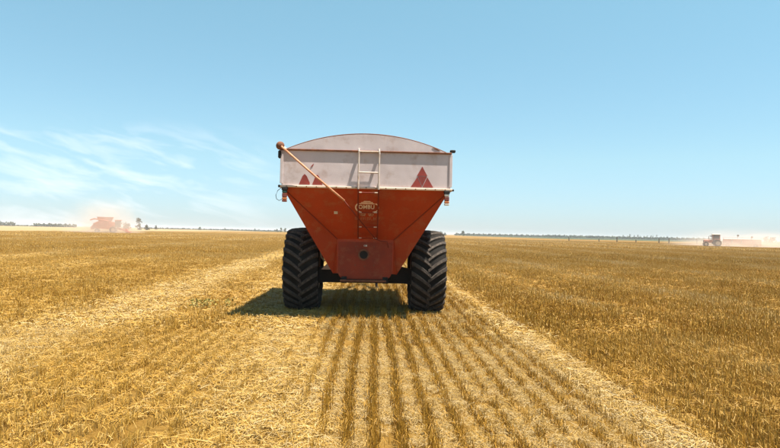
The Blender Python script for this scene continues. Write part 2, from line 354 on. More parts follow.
for k in range(NT): ribbons('stubble_tuft_far', tmpl, [stalk(0.7, 0.10, 0.24, 0.075) for _ in range(40)], M['straw'])
def lying(ext, zmax, w, lmin, lmax):
    c = Vector((rng.uniform(-ext, ext), rng.uniform(-ext, ext), rng.uniform(0.004, zmax))); az = rng.uniform(0, 6.28); l = rng.uniform(lmin, lmax)
    d = Vector((math.cos(az), math.sin(az), rng.normal(0, 0.16))); p0 = c-d*l/2; p2 = c+d*l/2; p1 = c+Vector((rng.normal(0, .012), rng.normal(0, .012), rng.uniform(0, 0.025)))
    for p in (p0, p1, p2): p.z = max(p.z, 0.003)
    t = rng.uniform(-0.8, 0.8); side = (Vector((-d.y, d.x, 0)).normalized()*math.cos(t)+Vector((0, 0, 1))*math.sin(t))
    return ([p0, p1, p2], w*rng.uniform(0.7, 1.5), side, float(rng.uniform(0, 1)))
for k in range(NT): ribbons('straw_mat_near', litm, [lying(0.2, 0.038, 0.0046, 0.03, 0.14 if q_ % 4 else 0.34) for q_ in range(120)], M['straw'])
for k in range(NT): ribbons('straw_mat_mid', litm, [lying(0.4, 0.040, 0.010, 0.04, 0.18 if q_ % 4 else 0.36) for q_ in range(120)], M['straw'])

def scatter_group(name, coll):
    ng = bpy.data.node_groups.new(name, 'GeometryNodeTree')
    ng.interface.new_socket('Geometry', in_out='INPUT', socket_type='NodeSocketGeometry'); ng.interface.new_socket('Geometry', in_out='OUTPUT', socket_type='NodeSocketGeometry')
    N = ng.nodes.new; gi = N('NodeGroupInput'); go = N('NodeGroupOutput'); ci = N('GeometryNodeCollectionInfo'); ip = N('GeometryNodeInstanceOnPoints')
    ci.inputs['Collection'].default_value = coll; ci.inputs['Separate Children'].default_value = True; ci.inputs['Reset Children'].default_value = True
    def na(nm, t):
        n = N('GeometryNodeInputNamedAttribute'); n.data_type = t; n.inputs['Name'].default_value = nm; return n.outputs['Attribute']
    L = ng.links.new
    L(gi.outputs[0], ip.inputs['Points']); L(ci.outputs[0], ip.inputs['Instance']); ip.inputs['Pick Instance'].default_value = True
    L(na('idx', 'INT'), ip.inputs['Instance Index']); L(na('rot', 'FLOAT_VECTOR'), ip.inputs['Rotation']); L(na('scl', 'FLOAT_VECTOR'), ip.inputs['Scale'])
    L(ip.outputs[0], go.inputs[0]); return ng
def scatter(name, coll, P, idxs, rotz, scl, tint, label):
    n = len(P); me = bpy.data.meshes.new(name); me.vertices.add(n); me.vertices.foreach_set('co', P.astype(np.float32).ravel())
    def put(nm, t, arr, key='value'): at = me.attributes.new(nm, t, 'POINT'); at.data.foreach_set(key, arr.ravel())
    put('idx', 'INT', idxs.astype(np.int32)); put('tint', 'FLOAT', tint.astype(np.float32))
    rot = np.zeros((n, 3), np.float32); rot[:, 2] = rotz; put('rot', 'FLOAT_VECTOR', rot, 'vector'); put('scl', 'FLOAT_VECTOR', scl.astype(np.float32), 'vector')
    me.materials.append(M['straw'])
    o = bpy.data.objects.new(name, me); C.objects.link(o)
    md = o.modifiers.new('scatter', 'NODES'); md.node_group = scatter_group(name+'_scatter', coll)
    tag(o, label, name.replace('_', ' '), kind='stuff'); return o
def hw(y): return 0.70*y + 2.0
def in_wheel(x, y):
    return ((np.abs(np.abs(x-CART_X)-1.335) < 0.33) & (np.abs(y-AXLE_Y) < 0.30))
PITCH = 0.235
parts = []
for y0, y1, sp, kind in ((2.6, 10, 0.042, 0), (10, 19, 0.085, 1), (19, 42, 0.15, 1)):
    k = np.arange(-int(hw(y1)/PITCH)-1, int(hw(y1)/PITCH)+2)
    for kk in k:
        x0 = kk*PITCH + 0.06
        ys = np.arange(y0, y1, sp) + rng.uniform(0, sp, len(np.arange(y0, y1, sp)))
        xs = x0 + rng.normal(0, 0.018, len(ys)) + 0.02*np.sin(ys*0.8+kk)
        ok = np.abs(xs) < hw(ys); parts.append(np.stack([xs[ok], ys[ok], np.full(ok.sum(), kind)], 1))
for y0, y1, n, kind in ((42, 95, 36000, 2), (95, 260, 34000, 3)):
    ys = np.sqrt(rng.uniform(y0*y0, y1*y1, n)); xs = rng.uniform(-1, 1, n)*hw(ys); parts.append(np.stack([xs, ys, np.full(n, kind)], 1))
A = np.concatenate(parts); x, y, kind = A[:, 0], A[:, 1], A[:, 2]
st, h, li, ti, lt = zones(x, y)
patch = 0.5+0.5*np.sin(x*1.7+np.sin(y*0.9)*1.5)*np.sin(y*0.8+x*0.4)
keep = (rng.uniform(0, 1, len(x)) < st*(0.50+0.58*patch)) & ~in_wheel(x, y) & ~in_pale(x, y)
x, y, kind, h, ti, patch = [q[keep] for q in (x, y, kind, h, ti, patch)]
n = len(x); sz = rng.uniform(0.75, 1.2, n)*h
scl = np.stack([np.ones(n)*rng.uniform(.85, 1.2, n), np.ones(n), sz*(0.85+0.25*patch)], 1)
rotz = np.where(kind < 2, rng.choice([0, math.pi], n)+rng.normal(0, 0.25, n), rng.uniform(0, 6.28, n))
# templates come out of the collection sorted by name
order = sorted([o.name for o in tmpl.objects]); first = {nm: min(i for i, q in enumerate(order) if q.startswith(nm)) for nm in ('stubble_tuft_near', 'stubble_tuft_mid', 'stubble_tuft_off', 'stubble_tuft_far')}
base = np.array([first['stubble_tuft_near'], first['stubble_tuft_mid'], first['stubble_tuft_off'], first['stubble_tuft_far']])
ids = base[kind.astype(int)] + rng.integers(0, NT, n)
scatter('stubble', tmpl, np.stack([x, y, np.zeros(n)], 1), ids, rotz, scl, np.clip(ti-0.02, 0, 1), 'rows of cut golden wheat stubble standing across the field')
parts = []
for y0, y1, dens, kind in ((2.6, 10, 34, 0), (10, 34, 9, 1), (2.6, 9, 110, 2), (9, 22, 60, 3)):
    area = 0.70*(y1*y1-y0*y0)+4*(y1-y0); nn = int(area*dens); ys = np.sqrt(rng.uniform(y0*y0, y1*y1, nn)); xs = rng.uniform(-1, 1, nn)*hw(ys); parts.append(np.stack([xs, ys, np.full(nn, kind)], 1))
A = np.concatenate(parts); x, y, kind = A[:, 0], A[:, 1], A[:, 2]; st, h, li, ti, lt = zones(x, y)
lane_ = (x > -0.36-0.095*(np.clip(y, 2, 13)-4.8)) & (x < 2.42) & (y < 22)
gap = np.round((x-0.06-PITCH/2)/PITCH)*PITCH+0.06+PITCH/2+rng.normal(0, 0.028, len(x))
keep = (rng.uniform(0, 1.1, len(x)) < li) & ~in_wheel(x, y) & ((kind >= 2) == lane_)
x = np.where(kind >= 2, gap, x); small = np.where(kind == 2, 0.42, np.where(kind == 3, 0.24, 1.0)); kind = kind % 2
x, y, kind, lt, small = [q[keep] for q in (x, y, kind, lt, small)]; n = len(x)
order = sorted([o.name for o in litm.objects]); b0 = min(i for i, q in enumerate(order) if q.startswith('straw_mat_near')); b1 = min(i for i, q in enumerate(order) if q.startswith('straw_mat_mid'))
scatter('loose_straw', litm, np.stack([x, y, np.zeros(n)], 1), np.array([b0, b1])[kind.astype(int)]+rng.integers(0, NT, n), rng.uniform(0, 6.28, n),
        np.stack([small, small, rng.uniform(0.6, 1.5, n)*np.where(small < 1, 0.8, 1)], 1), np.clip(0.12+0.85*lt, 0, 1), 'loose pale straw and chaff lying between the stubble rows')

# ------------------------------------------------------------------ far country
def sheet(name, pts, z, m, label):
    bm = B(); bm.faces.new([bm.verts.new((px_, py_, z)) for px_, py_ in pts]); o = obj(name, bm, m); tag(o, label, kind='structure'); return o
M['green_crop'] = worn('young_green_crop', (0.036, 0.048, 0.011), (0.055, 0.06, 0.015), 0.9, 0.02, 0.4, 0.7)
M['pale_field'] = worn('ripe_pale_wheat', (0.30, 0.20, 0.09), (0.26, 0.17, 0.07), 0.9, 0.02, 0.4, 0.7)

# ------------------------------------------------------------------ grain cart
RY, FY = 11.4-AXLE_Y, 16.8-AXLE_Y           # rear and front of the box, from the axle
cart = empty('grain_cart', (CART_X, AXLE_Y, 0)); tag(cart, 'big red grain cart with white top box and ladder, seen from behind on the stubble', 'grain cart')
ZF, ZR, ZA, HB = 2.565, 3.225, 3.565, 1.605  # flange, rim, arch top, half width
bm = B(); box(bm, -HB, HB, RY, RY+0.012, ZF, ZR); rear_panel = obj('rear_panel', bm, M['white'], cart)
for s in (-1, 1):
    bm = B(); box(bm, s*HB-(0.012 if s > 0 else 0), s*HB+(0.012 if s < 0 else 0), RY+0.014, FY-0.014, ZF, ZR); sp_ = obj('side_panel', bm, M['white'], cart)
    for yy in np.linspace(RY+0.7, FY-0.7, 5):
        bm = B(); box(bm, s*HB+(0 if s > 0 else -0.05), s*HB+(0.05 if s > 0 else 0), yy-0.03, yy+0.03, ZF+0.03, ZR-0.03, 0.006); obj('stiffener', bm, M['white'], sp_)
bm = B(); box(bm, -HB, HB, FY-0.012, FY, ZF, ZR); obj('front_panel', bm, M['white'], cart)
for s in (-1, 1):
    bm = B(); box(bm, s*HB-0.028, s*HB+0.028, RY-0.022, RY-0.002, ZF+0.03, ZR-0.005, 0.005); obj('corner_post', bm, M['white'], cart)
def arch_pts(y, z0, hb, top, n=36):
    pts = [(-hb, y, z0), (hb, y, z0)]
    r = (hb*hb+top*top)/(2*top); a0 = math.asin(hb/r)
    return pts + [(r*math.sin(a), y, z0+top-r+r*math.cos(a)) for a in np.linspace(a0, -a0, n)[1:-1]]
for yy, dy in ((RY, 0.012), (FY-0.012, 0.012)):
    bm = B(); plate(bm, arch_pts(yy, ZR+0.03, HB-0.10, ZA-ZR-0.03), (0, dy, 0)); obj('arch_panel', bm, M['white'], cart)
# edge trim of the arch
tp = arch_pts(RY+0.01, ZR+0.03, HB-0.09, ZA-ZR-0.02)
bm = B(); tube(bm, [tp[1]]+tp[2:]+[tp[0]], 0.011, 6); obj('arch_trim', bm, M['rust'], cart)
# tarpaulin laid over the arches
bm = B(); prev = None
for yy in np.linspace(RY+0.03, FY-0.03, 9):
    sag = 0.0 if abs((yy-RY) % 1.3-0.0) < 0.4 else -0.02
    row = [bm.verts.new((p[0], yy, p[2]+sag)) for p in ([tp[1]]+tp[2:]+[tp[0]])]
    if prev:
        for i in range(len(row)-1): bm.faces.new((prev[i], prev[i+1], row[i+1], row[i]))
    prev = row
obj('tarpaulin', bm, M['tarp'], cart, True)
# rim rail and flange
bm = B(); box(bm, -HB-0.01, HB+0.01, RY-0.035, RY+0.06, ZR+0.001, ZR+0.03, 0.006); obj('rim_rail', bm, M['rust'], cart)
for s in (-1, 1):
    bm = B(); box(bm, s*HB-0.05, s*HB+0.03, RY+0.062, FY, ZR+0.001, ZR+0.03, 0.006); obj('rim_rail', bm, M['rust'], cart)
bm = B(); box(bm, -HB-0.03, HB+0.03, RY-0.055, RY+0.03, ZF-0.042, ZF-0.001, 0.008); fl = obj('flange', bm, M['cream'], cart)
for s in (-1, 1):
    bm = B(); box(bm, s*HB-0.05, s*HB+0.05, RY+0.032, FY, ZF-0.042, ZF-0.001, 0.008); obj('flange', bm, M['cream'], cart)
for k in range(17):
    bm = B(); lathe_x(bm, [(0, 0.012), (0.008, 0.011), (0.011, 0.006)], 8, False); o = obj('bolt', bm, M['rust'], fl); o.rotation_euler = (0, 0, R(-90)); o.location = (-1.5+k*0.1875, RY-0.055, ZF-0.021)
# hopper: sloped rear with chamfered corners down to a narrow well
yD = 12.3-AXLE_Y; yG = 12.45-AXLE_Y
bm = B(); vv = {}
def hv(k, x, y, z):
    vv[k] = bm.verts.new((x, y, z))
ZT = ZF-0.043
for s, t in ((-1, 'l'), (1, 'r')):
    hv('A'+t, s*(HB-0.02), RY+0.01, ZT); hv('D'+t, s*0.58, yD, 1.556); hv('F'+t, s*0.57, yD, 0.86); hv('G'+t, s*0.66, yG, 0.84); hv('H'+t, s*1.20, 11.93-AXLE_Y, 1.80)
    hv('K'+t, s*0.90, 12.75-AXLE_Y, 1.92); hv('L'+t, s*0.66, 12.75-AXLE_Y, 0.84); hv('K2'+t, s*0.90, 14.6-AXLE_Y, 1.92); hv('L2'+t, s*0.66, 14.6-AXLE_Y, 0.84)
    hv('A2'+t, s*(HB-0.02), FY-0.01, ZT); hv('D2'+t, s*0.58, 15.4-AXLE_Y, 1.35); hv('G2'+t, s*0.66, 15.3-AXLE_Y, 0.84)
def hf(*k): bm.faces.new([vv[q] for q in k])
hf('Al', 'Ar', 'Dr', 'Dl'); hf('Dl', 'Dr', 'Fr', 'Fl')
for t in 'lr':
    for f in (('A', 'H', 'D'), ('D', 'H', 'G'), ('D', 'G', 'F'), ('H', 'K', 'L', 'G'), ('A', 'K', 'H'), ('A', 'A2', 'K2', 'K'), ('K', 'K2', 'L2', 'L'), ('A2', 'D2', 'K2'), ('K2', 'D2', 'G2', 'L2')): hf(*[q+t for q in f])
hf('A2l', 'D2l', 'D2r', 'A2r'); hf('D2l', 'G2l', 'G2r', 'D2r'); hf('Fl', 'Fr', 'Gr', 'Lr', 'L2r', 'G2r', 'G2l', 'L2l', 'Ll', 'Gl')
hop = obj('hopper', bm, M['red'], cart)
# seams over the hopper creases
for s in (-1, 1):
    bm = B(); tube(bm, [(s*(HB-0.03), RY+0.02, ZT-0.01), (s*0.58, yD-0.004, 1.556)], 0.011, 6); obj('weld_seam', bm, M['red_dark'], hop)
# rounded lower door on the rear plate
pts = [(-0.55, 1.50), (0.55, 1.50), (0.55, 0.90)] + [(0.55-0.14*(1-math.cos(a)), 0.90-0.155*math.sin(a)) for a in np.linspace(0, 1.57, 7)[1:]] + [(-0.55+0.14*(1-math.cos(a)), 0.90-0.155*math.sin(a)) for a in np.linspace(1.57, 0, 7)] + []
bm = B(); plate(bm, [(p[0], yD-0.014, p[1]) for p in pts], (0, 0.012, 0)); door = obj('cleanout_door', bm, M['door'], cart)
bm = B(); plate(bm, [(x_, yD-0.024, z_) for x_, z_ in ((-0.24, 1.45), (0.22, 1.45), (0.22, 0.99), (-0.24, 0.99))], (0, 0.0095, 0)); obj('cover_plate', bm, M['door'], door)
for x_, z_ in ((-0.2, 1.41), (0.18, 1.41), (-0.2, 1.03), (0.18, 1.03), (-0.01, 1.43), (-0.01, 1.01)):
    bm = B(); lathe_x(bm, [(0, 0.013), (0.012, 0.013), (0.012, 0.007)], 8, False); o = obj('bolt', bm, M['rust'], door); o.rotation_euler = (0, 0, R(-90)); o.location = (x_, yD-0.024, z_)
bm = B(); lathe_x(bm, [(0, 0.115), (0.03, 0.115), (0.03, 0.083), (0.0, 0.083)], 24); o = obj('port_ring', bm, M['rust'], door); o.rotation_euler = (0, 0, R(-90)); o.location = (-0.03, yD-0.025, 1.245)
bm = B(); lathe_x(bm, [(0, 0.084), (0.006, 0.084)], 24, False); o = obj('port_opening', bm, M['black'], door); o.rotation_euler = (0, 0, R(-90)); o.location = (-0.03, yD-0.0245, 1.245)
bm = B(); box(bm, -0.03, 0.035, yD-0.03, yD-0.0245, 1.415, 1.445); obj('label_plate', bm, M['lens_clear'], door)
# lettering and decals on the sloped rear
sv = Vector((0, RY+0.01-yD, ZT-1.556)).normalized(); sn = Vector((0, -sv.z, sv.y)); s0 = Vector((0, yD, 1.556))
SLEN = Vector((0, RY+0.01-yD, ZT-1.556)).length
frame = Matrix(((1, 0, 0, 0), (0, sv.y, sn.y, 0), (0, sv.z, sn.z, 0), (0, 0, 0, 1)))
def on_slope(u, v, lift=0.004): p = s0 + sv*v + sn*lift; return Vector((u, p.y, p.z))
EU, EV = 0.02, SLEN*0.655
def slope_poly(polys, name, m, parent, lift=0.004, thick=0.003):
    bm = B()
    for pl in polys: plate(bm, [on_slope(EU+u, EV+v, lift) for u, v in pl], sn*-thick)
    return obj(name, bm, m, parent)
def arc(ru, rv, a0, a1, w, n=10):
    o_ = [(ru*math.cos(R(t)), rv*math.sin(R(t))) for t in np.linspace(a0, a1, n)]; i_ = [((ru-w)*math.cos(R(t)), (rv-w)*math.sin(R(t))) for t in np.linspace(a1, a0, n)]
    return o_+i_
bars = [arc(0.235, 0.165, 138, 232, 0.028), arc(0.235, 0.165, -42, 42, 0.016), [(-0.15, 0.087), (0.15, 0.087), (0.142, 0.105), (-0.142, 0.105)], [(-0.12, 0.118), (0.12, 0.118), (0.108, 0.135), (-0.108, 0.135)], [(-0.08, 0.148), (0.08, 0.148), (0.05, 0.163), (-0.05, 0.163)],
        [(-0.19, -0.10), (-0.12, -0.125), (-0.11, -0.11), (-0.18, -0.085)], [(0.19, -0.10), (0.12, -0.125), (0.11, -0.11), (0.18, -0.085)], [(0.165, 0.08), (0.185, 0.065), (0.19, 0.08), (0.16, 0.1)]]
slope_poly(bars, 'emblem', M['decal'], hop)
slope_poly([[(-0.145, -0.155), (-0.02, -0.155), (-0.035, -0.225), (-0.12, -0.225)], [(0.02, -0.155), (0.14, -0.155), (0.125, -0.225), (0.04, -0.225)]], 'emblem', M['decal_faint'], hop)
marks = []
for k, (u, kd) in enumerate([(-0.235, 2), (-0.195, 1), (-0.12, 3), (-0.075, 3), (-0.03, 1), (0.005, 2), (0.05, 3), (0.09, 0), (0.13, 2), (0.165, 1), (0.225, 3)]):
    v0, v1 = -0.325, -0.255
    if kd == 0: marks.append([(u, v0), (u+0.014, v0), (u+0.014, v0+0.014), (u, v0+0.014)])
    if kd in (1, 2, 3): marks.append([(u, v0), (u+0.011, v0), (u+0.011, v1), (u, v1)])
    if kd in (2,): marks.append([(u+0.02, v0), (u+0.031, v0), (u+0.031, v1), (u+0.02, v1)])
    if kd == 3: marks.append([(u+0.012, v1-0.012), (u+0.032, v1-0.012), (u+0.032, v1), (u+0.012, v1)]); marks.append([(u+0.012, v0+0.028), (u+0.03, v0+0.028), (u+0.03, v0+0.04), (u+0.012, v0+0.04)])
tag(slope_poly(marks, 'worn_lettering', M['decal_faint'], hop), kind='stuff')
cu = bpy.data.curves.new('lettering', 'FONT'); cu.body = 'OMBU'; cu.size = 0.135; cu.align_x = 'CENTER'; cu.align_y = 'CENTER'; cu.extrude = 0.0015; cu.offset = 0.0035; cu.space_character = 1.03
to = bpy.data.objects.new('lettering_curve', cu); C.objects.link(to); dg = bpy.context.evaluated_depsgraph_get()
tm = bpy.data.meshes.new_from_object(to.evaluated_get(dg)); bpy.data.objects.remove(to); tm.name = 'lettering'
tm.materials.clear(); tm.materials.append(M['decal']); tl = bpy.data.objects.new('lettering', tm); C.objects.link(tl); tl.parent = hop
tl.matrix_local = Matrix.Translation(on_slope(EU-0.01, EV+0.01, 0.005)) @ frame @ Matrix.Diagonal((0.80, 1.0, 1.0, 1.0))
bm = B(); plate(bm, [on_slope(u, v) for u, v in ((-0.625, SLEN*0.515), (-0.555, SLEN*0.515), (-0.555, SLEN*0.565), (-0.625, SLEN*0.565))], sn*-0.003); obj('warning_sticker', bm, M['lens_clear'], hop)
# ladder: pale on the box, red on the slope
LXL, LXR = -0.15, 0.235
def lad(u, v): return on_slope(u, v, 0.10)
top_y = RY-0.10
bm = B()
for lx in (LXL, LXR):
    tube(bm, [(lx, RY+0.02, ZR+0.055), (lx, top_y+0.03, ZR+0.05), (lx, top_y, ZR+0.01), (lx, top_y, ZF+0.02), (lx, top_y+0.005, ZF-0.05)], 0.017, 8)
ladder = obj('ladder', bm, M['ladder'], cart)
bm = B()
for lx in (LXL, LXR):
    e0 = Vector((lx, top_y+0.008, ZF-0.055)); e1 = lad(lx, SLEN*0.80); e2 = lad(lx, SLEN*0.10); e3 = on_slope(lx, SLEN*0.06, 0.0)
    tube(bm, [e0, e1, e2, e3], 0.014, 8)
ladder_low = obj('ladder', bm, M['red_dark'], cart)
bm = B(); tube(bm, [(LXL+0.015, top_y, 2.83), (LXR-0.015, top_y, 2.83)], 0.015, 8); obj('rung', bm, M['ladder'], ladder)
bm = B(); tube(bm, [(LXL+0.015, top_y, ZR+0.0), (LXR-0.015, top_y, ZR+0.0)], 0.013, 8); obj('rung', bm, M['ladder'], ladder)
for v in (0.93, 0.62, 0.33, 0.10):
    p = lad(0, SLEN*min(v, 0.80)) if v < 0.81 else Vector((0, top_y+0.02, ZF-0.115))
    bm = B(); box(bm, LXL+0.014, LXR-0.014, p.y-0.028, p.y+0.028, p.z-0.008, p.z+0.008, 0.004); obj('rung', bm, M['red_dark'], ladder_low)
    for cx in (LXL+0.05, LXR-0.055):
        bm = B(); box(bm, cx-(0.03 if cx < 0 else 0.02), cx+(0.02 if cx < 0 else 0.04), p.y-0.036, p.y-0.029, p.z-0.007, p.z+0.012, 0.002); obj('worn_step_edge', bm, M['cream'], ladder_low)
for lx in (LXL, LXR):
    for z_ in (ZR-0.03, ZF+0.06):
        bm = B(); box(bm, lx-0.02, lx+0.02, top_y+0.012, RY-0.002, z_-0.014, z_+0.014, 0.003); obj('bracket', bm, M['ladder'], ladder)
# reflector triangles
def tri(name, pts, m, y=RY-0.008):
    bm = B(); plate(bm, [(p[0], y, p[1]) for p in pts], (0, 0.006, 0)); obj(name, bm, m, rear_panel)
cxr = 1.06
tri('reflector_triangle', [(cxr-0.10, 2.80), (cxr+0.10, 2.80), (cxr, 2.98)], M['refl'])
tri('reflector_triangle', [(cxr-0.215, 2.585), (cxr+0.000, 2.585), (cxr-0.09, 2.775)], M['refl'])
tri('reflector_triangle', [(cxr+0.010, 2.585), (cxr+0.215, 2.585), (cxr+0.10, 2.775)], M['refl'])
tri('reflector_triangle', [(cxr-0.083, 2.792), (cxr+0.09, 2.792), (cxr+0.005, 2.600)], M['refl_dark'])
cxl = -1.06
tri('reflector_triangle', [(cxl-0.215, 2.585), (cxl-0.01, 2.585), (cxl-0.01, 2.62), (cxl-0.07, 2.745), (cxl-0.11, 2.785), (cxl-0.15, 2.745)], M['refl'])
tri('reflector_triangle', [(cxl+0.035, 2.585), (cxl+0.235, 2.585), (cxl+0.16, 2.745), (cxl+0.13, 2.775), (cxl+0.095, 2.745)], M['refl'])
tri('peeled_sticker', [(cxl-0.01, 2.90), (cxl+0.05, 2.95), (cxl+0.06, 2.985), (cxl+0.02, 2.95)], M['refl'])
tri('rust_patch', [(1.24, ZR+0.125), (1.33, ZR+0.098), (1.40, ZR+0.062), (1.36, ZR+0.065), (1.30, ZR+0.085)], M['rust'])
# tail lights hanging under the flange
for s in (-1, 1):
    xx = s*1.535
    bm = B(); box(bm, xx-0.055, xx+0.055, RY-0.075, RY+0.02, ZF-0.10, ZF-0.044, 0.006); tl_ = obj('tail_light', bm, M['black'], cart)
    z = ZF-0.10
    for hgt, mm, nm in ((0.05, 'lens_green' if s < 0 else 'lens_clear', 'housing'), (0.085, 'lens_red', 'lens'), (0.045, 'amber', 'lens'), (0.04, 'lens_red' if s < 0 else 'lens_clear', 'lens')):
        bm = B(); box(bm, xx-0.045, xx+0.045, RY-0.07, RY+0.0, z-hgt, z-0.002, 0.010); obj(nm, bm, M[mm], tl_); z -= hgt
bm = B(); box(bm, -HB-0.055, -HB-0.012, RY-0.06, RY-0.02, ZF-0.05, ZF+0.0, 0.01); obj('tie_hook', bm, M['black'], cart)
bm = B(); box(bm, HB+0.031, HB+0.065, RY-0.06, RY-0.02, ZF-0.05, ZF-0.01, 0.01); obj('tie_hook', bm, M['black'], cart)
bm = B(); tube(bm, [(-1.60, RY-0.05, ZF-0.06), (-1.66, RY-0.06, ZF-0.11), (-1.695, RY-0.06, ZF-0.20), (-1.68, RY-0.06, ZF-0.27), (-1.63, RY-0.05, ZF-0.30), (-1.585, RY-0.04, ZF-0.27)], 0.006, 6); obj('wire', bm, M['black'], cart, True)
# rolled tarp tube with its crank pole
rx, rz = -HB-0.03, ZR+0.075
bm = B(); tube(bm, [(rx, RY+0.0, rz), (rx, FY+0.05, rz-0.0)], 0.05, 14); obj('tarp_roll', bm, M['tarp'], cart, False)
bm = B(); bmesh.ops.create_icosphere(bm, subdivisions=2, radius=0.082); o = obj('crank_joint', bm, M['rust'], cart, True); o.location = (rx, RY-0.06, rz)
bm = B(); box(bm, rx-0.035, rx+0.02, RY-0.09, RY-0.02, rz-0.24, rz-0.085, 0.02); obj('tarp_strap', bm, M['black'], cart)
pa = Vector((rx+0.03, RY-0.13, rz-0.02)); pm = Vector((-0.40, RY-0.15, 2.285)); pe = lad(0.20, SLEN*0.11) + sn*0.03
bm = B(); tube(bm, [pa, pa.lerp(pm, 0.5)+Vector((0, 0, -0.012)), pm], 0.021, 10); cp = obj('crank_pole', bm, M['pole'], cart, True)
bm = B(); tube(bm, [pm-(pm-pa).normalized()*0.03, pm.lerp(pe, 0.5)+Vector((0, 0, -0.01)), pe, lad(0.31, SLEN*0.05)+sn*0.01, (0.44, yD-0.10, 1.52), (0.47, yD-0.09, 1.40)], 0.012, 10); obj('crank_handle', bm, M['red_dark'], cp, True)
bm = B(); box(bm, HB-0.02, HB+0.085, RY-0.02, RY+0.05, ZR+0.0315, ZR+0.085, 0.012); obj('tarp_latch', bm, M['black'], cart)
# bumper bar, chassis, axle, drawbar
bm = B(); box(bm, -0.50, 0.44, yD-0.10, yD-0.031, 0.695, 0.735, 0.006); obj('rear_bar', bm, M['rust'], cart)
for s in (-1, 1):
    bm = B(); box(bm, s*0.42-0.06, s*0.42+0.06, yD-0.02, 4.3, 0.66, 0.80, 0.01); obj('chassis_beam', bm, M['black'], cart)
bm = B(); box(bm, -1.00, 1.00, -0.11, 0.11, 0.60, 0.92, 0.015); obj('axle', bm, M['black'], cart)
bm = B(); tube(bm, [(0.42, 4.2, 0.70), (0.05, 5.9, 0.62)], 0.06); tube(bm, [(-0.42, 4.2, 0.70), (-0.05, 5.9, 0.62)], 0.06); box(bm, -0.08, 0.08, 5.8, 6.3, 0.56, 0.66); obj('drawbar', bm, M['black'], cart)
bm = B(); tube(bm, [(0.3, 5.0, 0.9), (0.3, 5.0, 0.04)], 0.04); box(bm, 0.18, 0.42, 4.88, 5.12, 0.0, 0.04); obj('jack_stand', bm, M['black'], cart)
for s in (-1, 1):
    bm = B(); plate(bm, [(s*0.62, -0.35, 1.02), (s*1.02, -0.35, 0.93), (s*1.02, -0.35, 0.60), (s*0.5, -0.35, 0.66)], (0, 0.05, 0)); obj('axle_bracket', bm, M['black'], cart)
bm = B(); plate(bm, [(-0.93, -0.46, 0.90), (-0.71, -0.46, 0.90), (-0.75, -0.46, 0.99), (-0.81, -0.46, 1.02)], (0, 0.10, 0)); obj('wheel_chock', bm, M['bracket'], cart)
bm = B(); tube(bm, [(-0.98, -0.47, 1.45), (-0.955, -0.47, 1.30), (-0.93, -0.47, 1.16), (-0.86, -0.47, 1.08), (-0.80, -0.47, 1.10), (-0.775, -0.47, 1.16)], 0.016, 8); obj('hydraulic_hose', bm, M['hose'], cart, True)
bm = B(); tube(bm, [(0.80, -0.47, 1.35), (0.83, -0.47, 1.20), (0.78, -0.47, 1.06), (0.70, -0.47, 0.98)], 0.014, 8); obj('hydraulic_hose', bm, M['black'], cart, True)
bm = B(); box(bm, 0.80, 0.85, -0.50, -0.45, 1.09, 1.13, 0.01); obj('hose_coupling', bm, M['hose'], cart)
# wheels
TR, TW = 0.90, 0.36
def crown(w): return TR-0.045 - 0.05*(abs(w)/TW)**2.2
prof = [(w, crown(w)) for w in np.linspace(-TW+0.03, TW-0.03, 9)] + [(TW, 0.755), (TW+0.012, 0.66), (TW-0.01, 0.55), (TW-0.07, 0.46), (TW-0.07, 0.42), (-TW+0.07, 0.42), (-TW+0.07, 0.46), (-TW+0.01, 0.55), (-TW-0.012, 0.66), (-TW, 0.755)]
bm = B(); lathe_x(bm, prof, 64); tyre_me = obj('tyre', bm, M['rubber'], None, True)
def lug_mesh(side):
    bm = B(); rows = []
    n = 6
    for i in range(n):
        f = i/(n-1); w = side*(-0.03 + f*(TW+0.035)); th = f*0.40 - 0.08*f*f          # the bar sweeps up and outward seen from behind
        rr = crown(w) if abs(w) < TW else 0.77
        hgt = 0.045*(1.0 if f < 0.9 else 0.95); hb = 0.043+0.012*f; ht = hb*0.62
        if i == n-1: w = side*(TW+0.004); rr = 0.79
        def P(r, t): return (w, -r*math.cos(t), r*math.sin(t))
        rows.append([bm.verts.new(P(rr-0.012, th-hb/rr)), bm.verts.new(P(rr+hgt, th-ht/rr)), bm.verts.new(P(rr+hgt, th+ht/rr)), bm.verts.new(P(rr-0.012, th+hb/rr))])
    for i in range(n-1):
        for k in range(3): bm.faces.new((rows[i][k], rows[i][k+1], rows[i+1][k+1], rows[i+1][k]))
    bm.faces.new(rows[0]); bm.faces.new(rows[-1][::-1])
    bmesh.ops.recalc_face_normals(bm, faces=bm.faces)
    me = bpy.data.meshes.new('tread_lug'); bm.to_mesh(me); bm.free(); me.materials.append(M['lug']); return me
lugs = {s: lug_mesh(s) for s in (-1, 1)}
bm = B(); lathe_x(bm, [(-0.32, 0.43), (-0.30, 0.45), (-0.30, 0.40), (-0.1, 0.36), (-0.02, 0.2), (0.04, 0.18), (0.04, 0.10), (0.10, 0.09), (0.10, 0.0001), (-0.2, 0.0001), (-0.2, 0.3)], 32); rim_me = obj('rim', bm, M['rim'], None, True)
NL = 25
for i, s in enumerate((-1, 1)):
    t = tyre_me if i == 0 else tyre_me.copy()
    rm = rim_me if i == 0 else rim_me.copy()
    if i: C.objects.link(t); C.objects.link(rm)
    t.parent = cart; t.location = (s*1.335, 0, TR-0.02); rm.parent = t; rm.scale = (s, 1, 1)
    t.name = 'tyre'
    for side in (-1, 1):
        for k in range(NL):
            l = bpy.data.objects.new('tread_lug', lugs[side]); C.objects.link(l); l.parent = t
            l.rotation_euler = ((k + (0.5 if side > 0 else 0))*2*math.pi/NL + (0.07 if s > 0 else 0), 0, 0)

